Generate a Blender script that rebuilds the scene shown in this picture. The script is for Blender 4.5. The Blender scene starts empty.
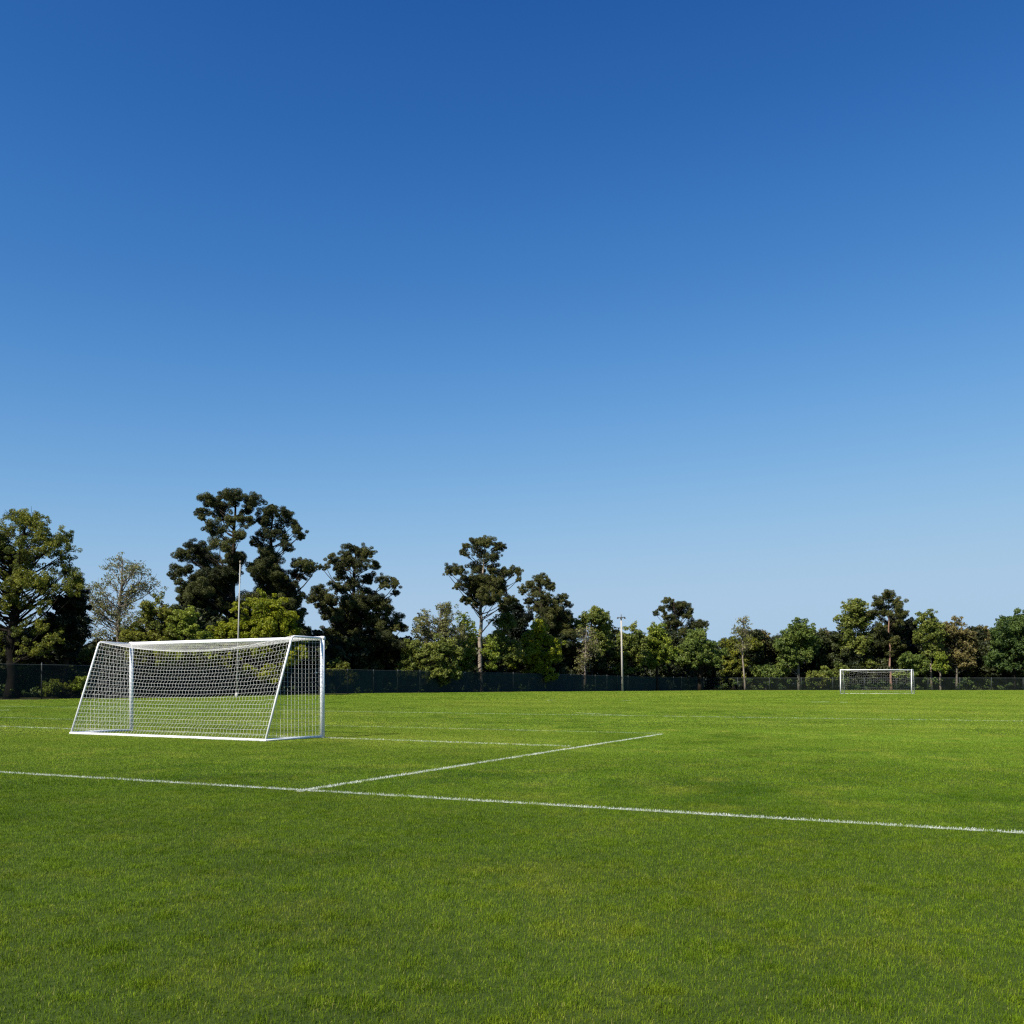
import bpy, math, random
import numpy as np

SC = bpy.context.scene
COL = SC.collection
F, CX, YH, CAMZ = 960.0, 512.0, 683.5, 1.30      # focal length in pixels, horizon row, eye height
rng = np.random.default_rng(11)
random.seed(5)


# ------------------------------------------------------------------ terrain and survey helpers
def ss(a, b, v):
    t = np.clip((np.asarray(v, float) - a) / (b - a), 0, 1)
    return t * t * (3 - 2 * t)


def terrain(x, y):
    return (0.19 * ss(30, 62, y) + 0.08 * ss(70, 95, y)) * (1 - ss(105, 180, y))


def at(px, py, d):                                # a surveyed point: bearing, height and distance
    return np.array([(px - CX) / F * d, d, CAMZ + (YH - py) / F * d])


def ground_at(px, py):
    lo, hi = 2.0, 400.0
    for _ in range(60):
        m = (lo + hi) / 2
        y = YH + F * (CAMZ - float(terrain(0, m))) / m
        if y > py:
            lo = m
        else:
            hi = m
    return np.array([(px - CX) / F * lo, lo, float(terrain(0, lo))])


def fence_depth(px):
    return 1.0 / (0.01515 - (px - 25) * 1.44e-5) if px < 706 else 184.0


# ------------------------------------------------------------------ object helpers
def tag(o, label=None, cat=None, group=None, kind=None):
    if label: o['label'] = label
    if cat: o['category'] = cat
    if group: o['group'] = group
    if kind: o['kind'] = kind
    return o


def empty(name, loc, label, cat, group=None):
    o = bpy.data.objects.new(name, None)
    o.empty_display_size = 0.3
    o.location = [float(v) for v in loc]
    COL.objects.link(o)
    return tag(o, label, cat, group)


def np_mesh(name, verts, loops, totals, attrs=None, smooth=False):
    me = bpy.data.meshes.new(name)
    verts = np.ascontiguousarray(verts, np.float32)
    loops = np.ascontiguousarray(loops, np.int32)
    totals = np.ascontiguousarray(totals, np.int32)
    me.vertices.add(len(verts)); me.vertices.foreach_set('co', verts.ravel())
    me.loops.add(len(loops)); me.loops.foreach_set('vertex_index', loops)
    me.polygons.add(len(totals))
    st = np.concatenate([[0], np.cumsum(totals)[:-1]]).astype(np.int32)
    me.polygons.foreach_set('loop_start', st)
    me.polygons.foreach_set('loop_total', totals)
    me.polygons.foreach_set('use_smooth', np.full(len(totals), smooth))
    for k, v in (attrs or {}).items():
        a = me.attributes.new(k, 'FLOAT', 'POINT')
        a.data.foreach_set('value', np.ascontiguousarray(v, np.float32))
    me.update(calc_edges=True)
    return me


def obj(name, me, mat, parent=None, link=True):
    o = bpy.data.objects.new(name, me)
    if mat is not None:
        me.materials.append(mat)
    if link:
        COL.objects.link(o)
    if parent is not None:
        o.parent = parent
    return o


class MB:
    """collects tubes and boxes; vertices in world space, written relative to an origin"""
    def __init__(self):
        self.v = []; self.f = []; self.n = 0

    def add(self, v, f):
        self.v.append(np.asarray(v, float))
        self.f += [tuple(i + self.n for i in q) for q in f]
        self.n += len(v)

    def tube(self, pts, rad, sides=6, caps=True):
        P = np.asarray(pts, float)
        R = np.broadcast_to(np.asarray(rad, float), (len(P),))
        T = np.gradient(P, axis=0)
        T /= np.linalg.norm(T, axis=1)[:, None] + 1e-12
        up = np.array([0.13, 0.07, 1.0]) if abs(T[0][2]) < 0.9 else np.array([1.0, 0.1, 0.05])
        A = np.cross(T, up); A /= np.linalg.norm(A, axis=1)[:, None] + 1e-12
        B = np.cross(T, A)
        ang = np.arange(sides) / sides * 2 * math.pi
        V = (P[:, None] + R[:, None, None] * (np.cos(ang)[None, :, None] * A[:, None] + np.sin(ang)[None, :, None] * B[:, None])).reshape(-1, 3)
        f = []
        for i in range(len(P) - 1):
            for k in range(sides):
                k2 = (k + 1) % sides
                f.append((i * sides + k, i * sides + k2, (i + 1) * sides + k2, (i + 1) * sides + k))
        if caps:
            f.append(tuple(range(sides - 1, -1, -1)))
            f.append(tuple((len(P) - 1) * sides + k for k in range(sides)))
        self.add(V, f)

    def box(self, c, sx, sy, sz, rz=0.0, bev=0.0):
        c = np.asarray(c, float)
        ca, sa = math.cos(rz), math.sin(rz)
        b = min(bev, sx * .45, sy * .45)
        prof = [(-sx / 2 + b, -sy / 2), (sx / 2 - b, -sy / 2), (sx / 2, -sy / 2 + b), (sx / 2, sy / 2 - b),
                (sx / 2 - b, sy / 2), (-sx / 2 + b, sy / 2), (-sx / 2, sy / 2 - b), (-sx / 2, -sy / 2 + b)] if b > 0 else \
               [(-sx / 2, -sy / 2), (sx / 2, -sy / 2), (sx / 2, sy / 2), (-sx / 2, sy / 2)]
        n = len(prof)
        v = [c + [p[0] * ca - p[1] * sa, p[0] * sa + p[1] * ca, z] for z in (-sz / 2, sz / 2) for p in prof]
        f = [tuple(range(n - 1, -1, -1)), tuple(range(n, 2 * n))]
        f += [(k, (k + 1) % n, n + (k + 1) % n, n + k) for k in range(n)]
        self.add(v, f)

    def build(self, name, mat, parent=None, origin=(0, 0, 0), smooth=True):
        V = np.concatenate(self.v) - np.asarray(origin, float)
        loops = [i for q in self.f for i in q]
        me = np_mesh(name, V, loops, [len(q) for q in self.f], smooth=smooth)
        return obj(name, me, mat, parent)


# ------------------------------------------------------------------ materials
def new_mat(name):
    m = bpy.data.materials.new(name); m.use_nodes = True
    nt = m.node_tree; nt.nodes.clear()
    out = nt.nodes.new('ShaderNodeOutputMaterial')
    return m, nt, nt.nodes, nt.links, out


def mixrgb(nt, fac, a, b, mode='MIX'):
    n = nt.nodes.new('ShaderNodeMix'); n.data_type = 'RGBA'; n.blend_type = mode
    for sock, v in ((n.inputs[0], fac), (n.inputs[6], a), (n.inputs[7], b)):
        if hasattr(v, 'links'):
            nt.links.new(v, sock)
        elif isinstance(v, (int, float)):
            sock.default_value = v
        else:
            sock.default_value = (*v, 1)
    return n.outputs[2]


def ramp(nt, val, a, b):
    n = nt.nodes.new('ShaderNodeMapRange'); n.clamp = True
    nt.links.new(val, n.inputs[0]); n.inputs[1].default_value = a; n.inputs[2].default_value = b
    return n.outputs[0]


def noise(nt, vec, scale, detail=3, rough=0.55):
    n = nt.nodes.new('ShaderNodeTexNoise'); n.inputs['Scale'].default_value = scale
    n.inputs['Detail'].default_value = detail; n.inputs['Roughness'].default_value = rough
    nt.links.new(vec, n.inputs['Vector'])
    return n.outputs[0]


def math_(nt, op, a, b=None):
    n = nt.nodes.new('ShaderNodeMath'); n.operation = op
    for s, v in zip(n.inputs, (a, b)):
        if v is None: continue
        if hasattr(v, 'links'): nt.links.new(v, s)
        else: s.default_value = v
    return n.outputs[0]


# turf colour, shared by the soil sheet and the blades that grow on it
TURF = bpy.data.node_groups.new('turf_colour', 'ShaderNodeTree')
TURF.interface.new_socket('Color', in_out='OUTPUT', socket_type='NodeSocketColor')
_o = TURF.nodes.new('NodeGroupOutput')
_g = TURF.nodes.new('ShaderNodeNewGeometry')
pos = _g.outputs['Position']
dark, mid, yel = (0.084, 0.168, 0.011), (0.176, 0.292, 0.025), (0.300, 0.354, 0.046)
c = mixrgb(TURF, ramp(TURF, noise(TURF, pos, 0.62, 5), 0.40, 0.60), dark, mid)
c = mixrgb(TURF, ramp(TURF, noise(TURF, pos, 0.16, 3), 0.40, 0.66), c, mid)
mp = TURF.nodes.new('ShaderNodeVectorMath'); mp.operation = 'ADD'
TURF.links.new(pos, mp.inputs[0]); mp.inputs[1].default_value = (31.0, 17.0, 4.0)
yf = math_(TURF, 'MULTIPLY', ramp(TURF, noise(TURF, mp.outputs[0], 1.2, 5, 0.62), 0.48, 0.70), 0.72)
c = mixrgb(TURF, yf, c, yel)
yf2 = math_(TURF, 'MULTIPLY', ramp(TURF, noise(TURF, mp.outputs[0], 0.07, 3), 0.42, 0.62), 0.38)
c = mixrgb(TURF, yf2, c, yel)
# broad mower passes across the pitch
dt = TURF.nodes.new('ShaderNodeVectorMath'); dt.operation = 'DOT_PRODUCT'
TURF.links.new(pos, dt.inputs[0]); dt.inputs[1].default_value = (0.47, 0.88, 0)
wob = math_(TURF, 'MULTIPLY', noise(TURF, pos, 0.25, 3), 1.6)
sn = math_(TURF, 'SINE', math_(TURF, 'MULTIPLY', math_(TURF, 'ADD', dt.outputs['Value'], wob), 0.92))
bf = math_(TURF, 'MULTIPLY', ramp(TURF, sn, -0.35, 0.35), 0.40)
c = mixrgb(TURF, bf, c, (0.125, 0.212, 0.014))
# small clumps of coarser and paler grass kinds
clump = ramp(TURF, noise(TURF, pos, 11.0, 4, 0.65), 0.36, 0.64)
c = mixrgb(TURF, clump, mixrgb(TURF, 1.0, c, (0.66, 0.72, 0.66), 'MULTIPLY'), mixrgb(TURF, 1.0, c, (1.30, 1.22, 1.30), 'MULTIPLY'))
# self-shadow between the near blades put into the turf colour, fading with distance
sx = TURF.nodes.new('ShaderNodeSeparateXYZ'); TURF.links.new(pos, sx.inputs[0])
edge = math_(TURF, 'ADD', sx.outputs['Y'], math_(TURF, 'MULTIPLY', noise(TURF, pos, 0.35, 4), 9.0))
near_shade = math_(TURF, 'SUBTRACT', 1.0, ramp(TURF, edge, 8.0, 27.0))
c = mixrgb(TURF, near_shade, c, mixrgb(TURF, 1.0, c, (0.52, 0.58, 0.26), 'MULTIPLY'))
TURF.links.new(c, _o.inputs[0])


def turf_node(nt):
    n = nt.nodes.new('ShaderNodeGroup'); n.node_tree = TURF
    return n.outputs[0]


def mat_ground():
    m, nt, N, L, out = new_mat('turf_soil')
    b = N.new('ShaderNodeBsdfPrincipled'); b.inputs['Roughness'].default_value = 0.95
    b.inputs['Specular IOR Level'].default_value = 0.15
    g = N.new('ShaderNodeNewGeometry')
    c = mixrgb(nt, ramp(nt, noise(nt, g.outputs['Position'], 30, 4), 0.35, 0.65), (0.012, 0.020, 0.004), (0.022, 0.034, 0.006))
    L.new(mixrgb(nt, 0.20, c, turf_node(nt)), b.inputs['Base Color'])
    L.new(b.outputs[0], out.inputs[0])
    return m


def mat_blade(name, white=False, worn=0.0):
    m, nt, N, L, out = new_mat(name)
    a = N.new('ShaderNodeAttribute'); a.attribute_name = 'tint'
    g = N.new('ShaderNodeNewGeometry')
    if white:
        pch = ramp(nt, noise(nt, g.outputs['Position'], 1.4, 4), 0.40, 0.70)
        k = math_(nt, 'MULTIPLY', math_(nt, 'LESS_THAN', a.outputs['Fac'], 0.12 + worn * .4), 0.8)
        v = math_(nt, 'ADD', worn, math_(nt, 'MULTIPLY', pch, 0.22))
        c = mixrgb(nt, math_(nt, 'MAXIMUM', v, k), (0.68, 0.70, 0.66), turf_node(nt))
    else:
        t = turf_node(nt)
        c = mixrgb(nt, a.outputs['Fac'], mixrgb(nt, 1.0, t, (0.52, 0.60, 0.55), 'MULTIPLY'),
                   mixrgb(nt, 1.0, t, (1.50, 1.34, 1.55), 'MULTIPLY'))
        dry = math_(nt, 'GREATER_THAN', a.outputs['Fac'], 0.97)
        c = mixrgb(nt, math_(nt, 'MULTIPLY', dry, 0.7), c, (0.32, 0.29, 0.09))
    d = N.new('ShaderNodeBsdfPrincipled'); d.inputs['Roughness'].default_value = 0.5
    d.inputs['Specular IOR Level'].default_value = 0.03
    L.new(c, d.inputs['Base Color'])
    t = N.new('ShaderNodeBsdfTranslucent'); L.new(c, t.inputs[0])
    mx = N.new('ShaderNodeMixShader'); mx.inputs[0].default_value = 0.25
    L.new(d.outputs[0], mx.inputs[1]); L.new(t.outputs[0], mx.inputs[2])
    L.new(mx.outputs[0], out.inputs[0])
    return m


def mat_leaf(name, c0, c1, trans=0.28, gloss=0.3):
    m, nt, N, L, out = new_mat(name)
    a = N.new('ShaderNodeAttribute'); a.attribute_name = 'tint'
    c = mixrgb(nt, a.outputs['Fac'], c0, c1)
    d = N.new('ShaderNodeBsdfPrincipled'); d.inputs['Roughness'].default_value = 0.55
    d.inputs['Specular IOR Level'].default_value = gloss
    L.new(c, d.inputs['Base Color'])
    t = N.new('ShaderNodeBsdfTranslucent'); L.new(c, t.inputs[0])
    mx = N.new('ShaderNodeMixShader'); mx.inputs[0].default_value = trans
    L.new(d.outputs[0], mx.inputs[1]); L.new(t.outputs[0], mx.inputs[2])
    L.new(mx.outputs[0], out.inputs[0])
    return m


def mat_simple(name, c0, c1, scale=2.0, rough=0.7, spec=0.3, stretch=(1, 1, 1), bump=0.0):
    m, nt, N, L, out = new_mat(name)
    b = N.new('ShaderNodeBsdfPrincipled'); b.inputs['Roughness'].default_value = rough
    b.inputs['Specular IOR Level'].default_value = spec
    tc = N.new('ShaderNodeTexCoord'); mp = N.new('ShaderNodeMapping')
    mp.inputs['Scale'].default_value = stretch; L.new(tc.outputs['Object'], mp.inputs[0])
    nz = noise(nt, mp.outputs[0], scale, 5, 0.6)
    L.new(mixrgb(nt, ramp(nt, nz, 0.34, 0.66), c0, c1), b.inputs['Base Color'])
    if bump:
        bp = N.new('ShaderNodeBump'); bp.inputs['Strength'].default_value = bump; bp.inputs['Distance'].default_value = 0.03
        L.new(nz, bp.inputs['Height']); L.new(bp.outputs[0], b.inputs['Normal'])
    L.new(b.outputs[0], out.inputs[0])
    return m


def mat_mesh(name, col, col2, alpha):
    """woven fence fabric: porous cloth, the weave is far below what can be seen"""
    m, nt, N, L, out = new_mat(name)
    b = N.new('ShaderNodeBsdfPrincipled'); b.inputs['Roughness'].default_value = 0.8
    b.inputs['Specular IOR Level'].default_value = 0.15
    tc = N.new('ShaderNodeTexCoord')
    nz = noise(nt, tc.outputs['Object'], 0.6, 4)
    L.new(mixrgb(nt, ramp(nt, nz, 0.35, 0.65), col, col2), b.inputs['Base Color'])
    tr = N.new('ShaderNodeBsdfTransparent')
    mx = N.new('ShaderNodeMixShader'); mx.inputs[0].default_value = alpha
    L.new(tr.outputs[0], mx.inputs[1]); L.new(b.outputs[0], mx.inputs[2]); L.new(mx.outputs[0], out.inputs[0])
    return m


M_GROUND = mat_ground()
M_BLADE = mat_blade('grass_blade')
M_WHITE_BLADE = mat_blade('chalked_grass', True, 0.0)
M_WORN_BLADE = mat_blade('faded_chalked_grass', True, 0.25)
M_FAINT_BLADE = mat_blade('very_faded_chalked_grass', True, 0.66)
M_TRACE_BLADE = mat_blade('nearly_vanished_chalked_grass', True, 0.64)
M_FLOOR = mat_simple('leaf_litter', (0.030, 0.028, 0.014), (0.060, 0.062, 0.024), 0.5, 0.95, 0.1)
M_PAINT = mat_simple('white_goal_paint', (0.74, 0.75, 0.76), (0.83, 0.83, 0.82), 3.0, 0.38, 0.5)
M_NET = mat_simple('white_net_cord', (0.62, 0.61, 0.58), (0.74, 0.73, 0.70), 5.0, 0.8, 0.2)
M_POLE_GREY = mat_simple('weathered_grey_pole', (0.27, 0.26, 0.24), (0.40, 0.39, 0.36), 1.2, 0.6, 0.3, (1, 1, 0.2))
M_POLE_PALE = mat_simple('pale_concrete_pole', (0.32, 0.30, 0.26), (0.44, 0.41, 0.36), 1.0, 0.7, 0.3, (1, 1, 0.2))
M_LAMP = mat_simple('dark_lamp_housing', (0.05, 0.05, 0.05), (0.09, 0.09, 0.09), 4.0, 0.5, 0.4)
M_POST = mat_simple('fence_post_metal', (0.022, 0.030, 0.026), (0.055, 0.062, 0.056), 2.0, 0.55, 0.4)
M_SCREEN = mat_mesh('dark_green_windscreen', (0.010, 0.024, 0.023), (0.016, 0.034, 0.031), 0.86)
M_BLACKMESH = mat_mesh('dark_wire_mesh', (0.010, 0.016, 0.013), (0.018, 0.026, 0.021), 0.62)
M_CHAIN = mat_mesh('chain_link', (0.014, 0.022, 0.018), (0.024, 0.032, 0.027), 0.28)
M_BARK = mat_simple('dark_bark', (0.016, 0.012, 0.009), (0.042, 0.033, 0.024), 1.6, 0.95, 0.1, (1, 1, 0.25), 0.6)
M_BARK_SHADE = mat_simple('shaded_bark', (0.007, 0.006, 0.005), (0.020, 0.016, 0.012), 1.6, 0.95, 0.1, (1, 1, 0.25), 0.6)  # darker copy of the dark bark, with the trunk's shade put into its colour
M_BARK_PALE = mat_simple('pale_bark', (0.14, 0.112, 0.082), (0.30, 0.255, 0.20), 1.4, 0.9, 0.1, (1, 1, 0.4), 0.5)
M_BARK_RED = mat_simple('reddish_bark', (0.16, 0.09, 0.06), (0.30, 0.19, 0.14), 1.4, 0.9, 0.1, (1, 1, 0.3), 0.5)
M_BARK_GREY = mat_simple('grey_bark', (0.10, 0.09, 0.07), (0.20, 0.18, 0.14), 1.6, 0.95, 0.1, (1, 1, 0.3), 0.5)

L_PINE = mat_leaf('pine_needles', (0.013, 0.020, 0.006), (0.078, 0.084, 0.019), 0.12, 0.2)
L_PINE2 = mat_leaf('pine_needles_warm', (0.016, 0.023, 0.007), (0.094, 0.096, 0.022), 0.12, 0.2)
L_EVER = mat_leaf('evergreen_leaf', (0.005, 0.009, 0.004), (0.020, 0.028, 0.010), 0.1, 0.2)  # evergreen tone dropped near-black to carry the shade under the left olive crown
L_OLIVE = mat_leaf('olive_leaf', (0.046, 0.068, 0.011), (0.225, 0.230, 0.024), 0.32)
L_YELLOW = mat_leaf('yellow_green_leaf', (0.130, 0.165, 0.008), (0.290, 0.300, 0.012), 0.35)
L_GREEN = mat_leaf('mid_green_leaf', (0.0567, 0.0972, 0.0162), (0.1688, 0.2093, 0.0378), 0.3)
L_LIME = mat_leaf('light_green_leaf', (0.0975, 0.1456, 0.0156), (0.26, 0.2925, 0.0286), 0.32)
L_GREYG = mat_leaf('grey_green_leaf', (0.090, 0.100, 0.030), (0.235, 0.225, 0.075), 0.3)
L_BROWN = mat_leaf('brownish_leaf', (0.075, 0.0725, 0.025), (0.2188, 0.1775, 0.0562), 0.28)
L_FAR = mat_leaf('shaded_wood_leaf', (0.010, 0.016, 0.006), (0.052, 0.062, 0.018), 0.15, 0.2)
L_DEEP = mat_leaf('deep_green_leaf', (0.026, 0.052, 0.0117), (0.0975, 0.1456, 0.0286), 0.25)
L_MIXED = mat_leaf('olive_green_leaf', (0.0616, 0.0924, 0.0154), (0.21, 0.2268, 0.0364), 0.3)


# ------------------------------------------------------------------ world, sun, camera
SUN_EL, SUN_H = math.radians(45), (-0.68, -0.73)
w = bpy.data.worlds.new('World'); SC.world = w; w.use_nodes = True
nt = w.node_tree; bg = nt.nodes['Background']
sky = nt.nodes.new('ShaderNodeTexSky'); sky.sky_type = 'NISHITA'; sky.sun_disc = False
sky.sun_elevation = SUN_EL; sky.sun_rotation = math.atan2(SUN_H[0], SUN_H[1]) % (2 * math.pi)
sky.air_density, sky.dust_density, sky.ozone_density, sky.altitude = 1.0, 0.0, 1.0, 0
sep = nt.nodes.new('ShaderNodeSeparateColor'); comb = nt.nodes.new('ShaderNodeCombineColor')
nt.links.new(sky.outputs[0], sep.inputs[0])
for k, (qa, qb, qc) in enumerate(((-0.757, -0.535, -0.992), (-0.598, -0.206, -0.564), (-0.673, -0.312, -0.297))):
    # tone curve of a clear, deep, polarised-looking blue
    lg = math_(nt, 'LOGARITHM', math_(nt, 'MULTIPLY', math_(nt, 'MAXIMUM', sep.outputs[k], 0.01), 0.1), math.e)
    lg = math_(nt, 'MINIMUM', lg, qb / (-2 * qa))
    q = math_(nt, 'ADD', math_(nt, 'MULTIPLY', lg, math_(nt, 'ADD', math_(nt, 'MULTIPLY', lg, qa), qb)), qc)
    nt.links.new(math_(nt, 'MULTIPLY', math_(nt, 'EXPONENT', q), 10.0), comb.inputs[k])
nt.links.new(comb.outputs[0], bg.inputs[0]); bg.inputs[1].default_value = 0.0595

sl = bpy.data.lights.new('sun', 'SUN'); sl.energy = 5.0; sl.angle = math.radians(0.53); sl.color = (1.0, 0.94, 0.84)
so = bpy.data.objects.new('sun', sl); COL.objects.link(so)
from mathutils import Vector, Matrix
sd = Vector((SUN_H[0] * math.cos(SUN_EL), SUN_H[1] * math.cos(SUN_EL), math.sin(SUN_EL)))
so.rotation_euler = sd.to_track_quat('Z', 'Y').to_euler(); so.location = (-30, -20, 60)

cam = bpy.data.cameras.new('camera'); co = bpy.data.objects.new('camera', cam); COL.objects.link(co)
co.location = (0, 0, CAMZ); co.rotation_euler = (math.pi / 2, 0, 0)
cam.sensor_width = 36; cam.lens = 36 * F / 1024; cam.shift_y = (YH - 512) / 1024
cam.clip_start = 0.05; cam.clip_end = 8000
SC.camera = co
SC.view_settings.view_transform = 'Standard'; SC.view_settings.look = 'None'
SC.view_settings.gamma = 1; SC.view_settings.exposure = 0.75
SC.render.resolution_x = SC.render.resolution_y = 1024
SC.cycles.use_denoising = False; SC.cycles.pixel_filter_type = 'BLACKMAN_HARRIS'; SC.cycles.filter_width = 1.3
SC.cycles.max_bounces = 6; SC.cycles.transparent_max_bounces = 12


# ------------------------------------------------------------------ ground
def sheet(name, xs, ys, lift, mat, keep=None):
    X, Y = np.meshgrid(xs, ys)
    V = np.stack([X, Y, terrain(X, Y) + lift], -1).reshape(-1, 3)
    nx = len(xs); f = []
    for j in range(len(ys) - 1):
        for i in range(nx - 1):
            f.append((j * nx + i, j * nx + i + 1, (j + 1) * nx + i + 1, (j + 1) * nx + i))
    me = np_mesh(name, V, np.array(f).ravel(), np.full(len(f), 4), smooth=True)
    return obj(name, me, mat)


ys = np.concatenate([[-3000, -600, -100, -20], np.arange(0, 222, 2.0), [260, 400, 900, 3000]])
g = sheet('ground', np.array([-3000, -800, -200, -60, -20, 0, 20, 60, 200, 800, 3000.]), ys, 0, M_GROUND)
tag(g, kind='structure')

FA = at(-160, 0, fence_depth(-160))[:2]           # fence corners, seen from above
FB = at(706, 0, 184.0)[:2]
FC = at(1230, 0, 184.0)[:2]


def fence_y(x):
    x = np.asarray(x, float)
    t = (x - FA[0]) / (FB[0] - FA[0])
    return np.where(x < FB[0], FA[1] + t * (FB[1] - FA[1]), FB[1])


def woodland():
    xs = np.linspace(FA[0] - 30, FC[0] + 40, 60)
    V = []; nrow = 14
    for k in range(nrow):
        off = 0.3 + k * 9.0
        yy = fence_y(xs) + off
        V.append(np.stack([xs, yy, terrain(xs, yy) + 0.004], -1))
    V = np.concatenate(V); nx = len(xs); f = []
    for j in range(nrow - 1):
        for i in range(nx - 1):
            f.append((j * nx + i, j * nx + i + 1, (j + 1) * nx + i + 1, (j + 1) * nx + i))
    me = np_mesh('woodland_floor', V, np.array(f).ravel(), np.full(len(f), 4), smooth=True)
    tag(obj('woodland_floor', me, M_FLOOR), kind='structure')


woodland()


# ------------------------------------------------------------------ turf blades
def blade_arrays(n, px, py, pz, wid, hgt, r, spread=0.80):
    ang = r.uniform(0, 2 * math.pi, n)
    lean = np.abs(r.normal(0, spread, n))
    h = hgt * r.uniform(0.55, 1.35, n)
    wd = wid * r.uniform(0.7, 1.3, n)
    fa = ang + r.uniform(-0.9, 0.9, n) + math.pi / 2
    sx, sy = np.cos(fa) * wd / 2, np.sin(fa) * wd / 2
    lx, ly = np.cos(ang), np.sin(ang)
    m = h * 0.55
    mx, my, mz = px + lx * m * np.sin(lean * .6), py + ly * m * np.sin(lean * .6), pz + m * np.cos(lean * .6)
    tx, ty = mx + lx * h * .45 * np.sin(lean * 1.6), my + ly * h * .45 * np.sin(lean * 1.6)
    tz = np.maximum(mz + h * .45 * np.cos(lean * 1.6), pz + 0.004)
    V = np.empty((n, 5, 3))
    V[:, 0] = np.stack([px - sx, py - sy, pz - 0.004], -1); V[:, 1] = np.stack([px + sx, py + sy, pz - 0.004], -1)
    V[:, 2] = np.stack([mx + sx * .8, my + sy * .8, mz], -1); V[:, 3] = np.stack([mx - sx * .8, my - sy * .8, mz], -1)
    V[:, 4] = np.stack([tx, ty, tz], -1)
    base = np.arange(n)[:, None] * 5
    loops = np.concatenate([base + [0, 1, 2, 3], base + [3, 2, 4]], 1).ravel()
    tot = np.tile([4, 3], n)
    return V.reshape(-1, 3), loops, tot, np.repeat(r.uniform(0, 1, n), 5)


LEVELS = [  # cell size, blades, width, height
    (1.0, 15000, 0.0021, 0.021),
    (2.0, 26000, 0.0034, 0.023),
    (4.0, 26000, 0.0080, 0.026),
    (8.0, 24000, 0.0300, 0.034)]
NVAR = 4
patches = []
for size, n, wd, h in LEVELS:
    for v in range(NVAR):
        px = rng.uniform(-size / 2, size / 2, n); py = rng.uniform(-size / 2, size / 2, n)
        # tufts: denser, taller knots of grass
        k = int(size * size * 9) if size < 4 else int(size * size * 3)
        tx = rng.uniform(-size / 2, size / 2, k); ty = rng.uniform(-size / 2, size / 2, k)
        hh = np.full(n, h)
        q = rng.integers(0, k, n); own = rng.uniform(0, 1, n) < 0.22
        px = np.where(own, (tx[q] + rng.normal(0, 0.055, n) + size / 2) % size - size / 2, px)
        py = np.where(own, (ty[q] + rng.normal(0, 0.055, n) + size / 2) % size - size / 2, py)
        hh = np.where(own, h * 1.25, hh)
        V, lo, to, ti = blade_arrays(n, px, py, np.zeros(n), wd, hh, rng, {1.0: 1.15, 2.0: 1.0, 4.0: 1.0, 8.0: 1.1}[size])
        me = np_mesh('grass_patch', V, lo, to, {'tint': ti})
        patches.append(obj('grass_patch', me, M_BLADE, link=False))

pts, var, rot = [], [], []


def cell(cx, cy, lev):
    size = LEVELS[lev][0]
    r = math.hypot(cx, cy)
    far = cy + size * .71
    if far < 0.8 or abs(cx) - size * .75 > 0.62 * max(cy + size / 2, 0) + 5:
        return
    if lev > 0 and r - size * .6 < (None, 11.0, 27.0, 62.0)[lev]:
        h = size / 4
        for dx in (-h, h):
            for dy in (-h, h):
                cell(cx + dx, cy + dy, lev - 1)
        return
    if cy + size * (0.2 if lev == 3 else 0.5) > float(fence_y(cx)):
        if lev > 1:
            h = size / 4
            for dx in (-h, h):
                for dy in (-h, h):
                    cell(cx + dx, cy + dy, lev - 1) if lev < 2 else sub(cx + dx, cy + dy, lev - 1)
        return
    put(cx, cy, lev)


def sub(cx, cy, lev):
    if cy + LEVELS[lev][0] * .5 <= float(fence_y(cx)):
        put(cx, cy, lev)


def put(cx, cy, lev):
    pts.append((cx, cy, float(terrain(cx, cy)))); var.append(lev * NVAR + int(rng.integers(0, NVAR)))
    slope = math.atan((float(terrain(cx, cy + 1)) - float(terrain(cx, cy - 1))) / 2)
    e = (Matrix.Rotation(slope, 3, 'X') @ Matrix.Rotation(math.pi / 2 * int(rng.integers(0, 4)), 3, 'Z')).to_euler()
    rot.append(tuple(e))


for i in range(-18, 22):
    for j in range(0, 24):
        cell(i * 8.0 + 4, j * 8.0 + 4, 3)

gm = bpy.data.meshes.new('short_grass')
gm.vertices.add(len(pts)); gm.vertices.foreach_set('co', np.array(pts, np.float32).ravel())
a = gm.attributes.new('variant', 'INT', 'POINT'); a.data.foreach_set('value', np.array(var, np.int32))
a = gm.attributes.new('turn', 'FLOAT_VECTOR', 'POINT'); a.data.foreach_set('vector', np.array(rot, np.float32).ravel())
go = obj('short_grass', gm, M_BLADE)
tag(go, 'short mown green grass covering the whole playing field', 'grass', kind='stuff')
ng = bpy.data.node_groups.new('grow_grass', 'GeometryNodeTree')
ng.interface.new_socket('Geometry', in_out='INPUT', socket_type='NodeSocketGeometry')
ng.interface.new_socket('Geometry', in_out='OUTPUT', socket_type='NodeSocketGeometry')
gi, go_ = ng.nodes.new('NodeGroupInput'), ng.nodes.new('NodeGroupOutput')
iop = ng.nodes.new('GeometryNodeInstanceOnPoints'); iop.inputs['Pick Instance'].default_value = True
join = ng.nodes.new('GeometryNodeJoinGeometry')
for p in reversed(patches):
    oi = ng.nodes.new('GeometryNodeObjectInfo'); oi.inputs['Object'].default_value = p
    oi.inputs['As Instance'].default_value = True
    ng.links.new(oi.outputs['Geometry'], join.inputs[0])
ng.links.new(gi.outputs[0], iop.inputs['Points']); ng.links.new(join.outputs[0], iop.inputs['Instance'])
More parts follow.
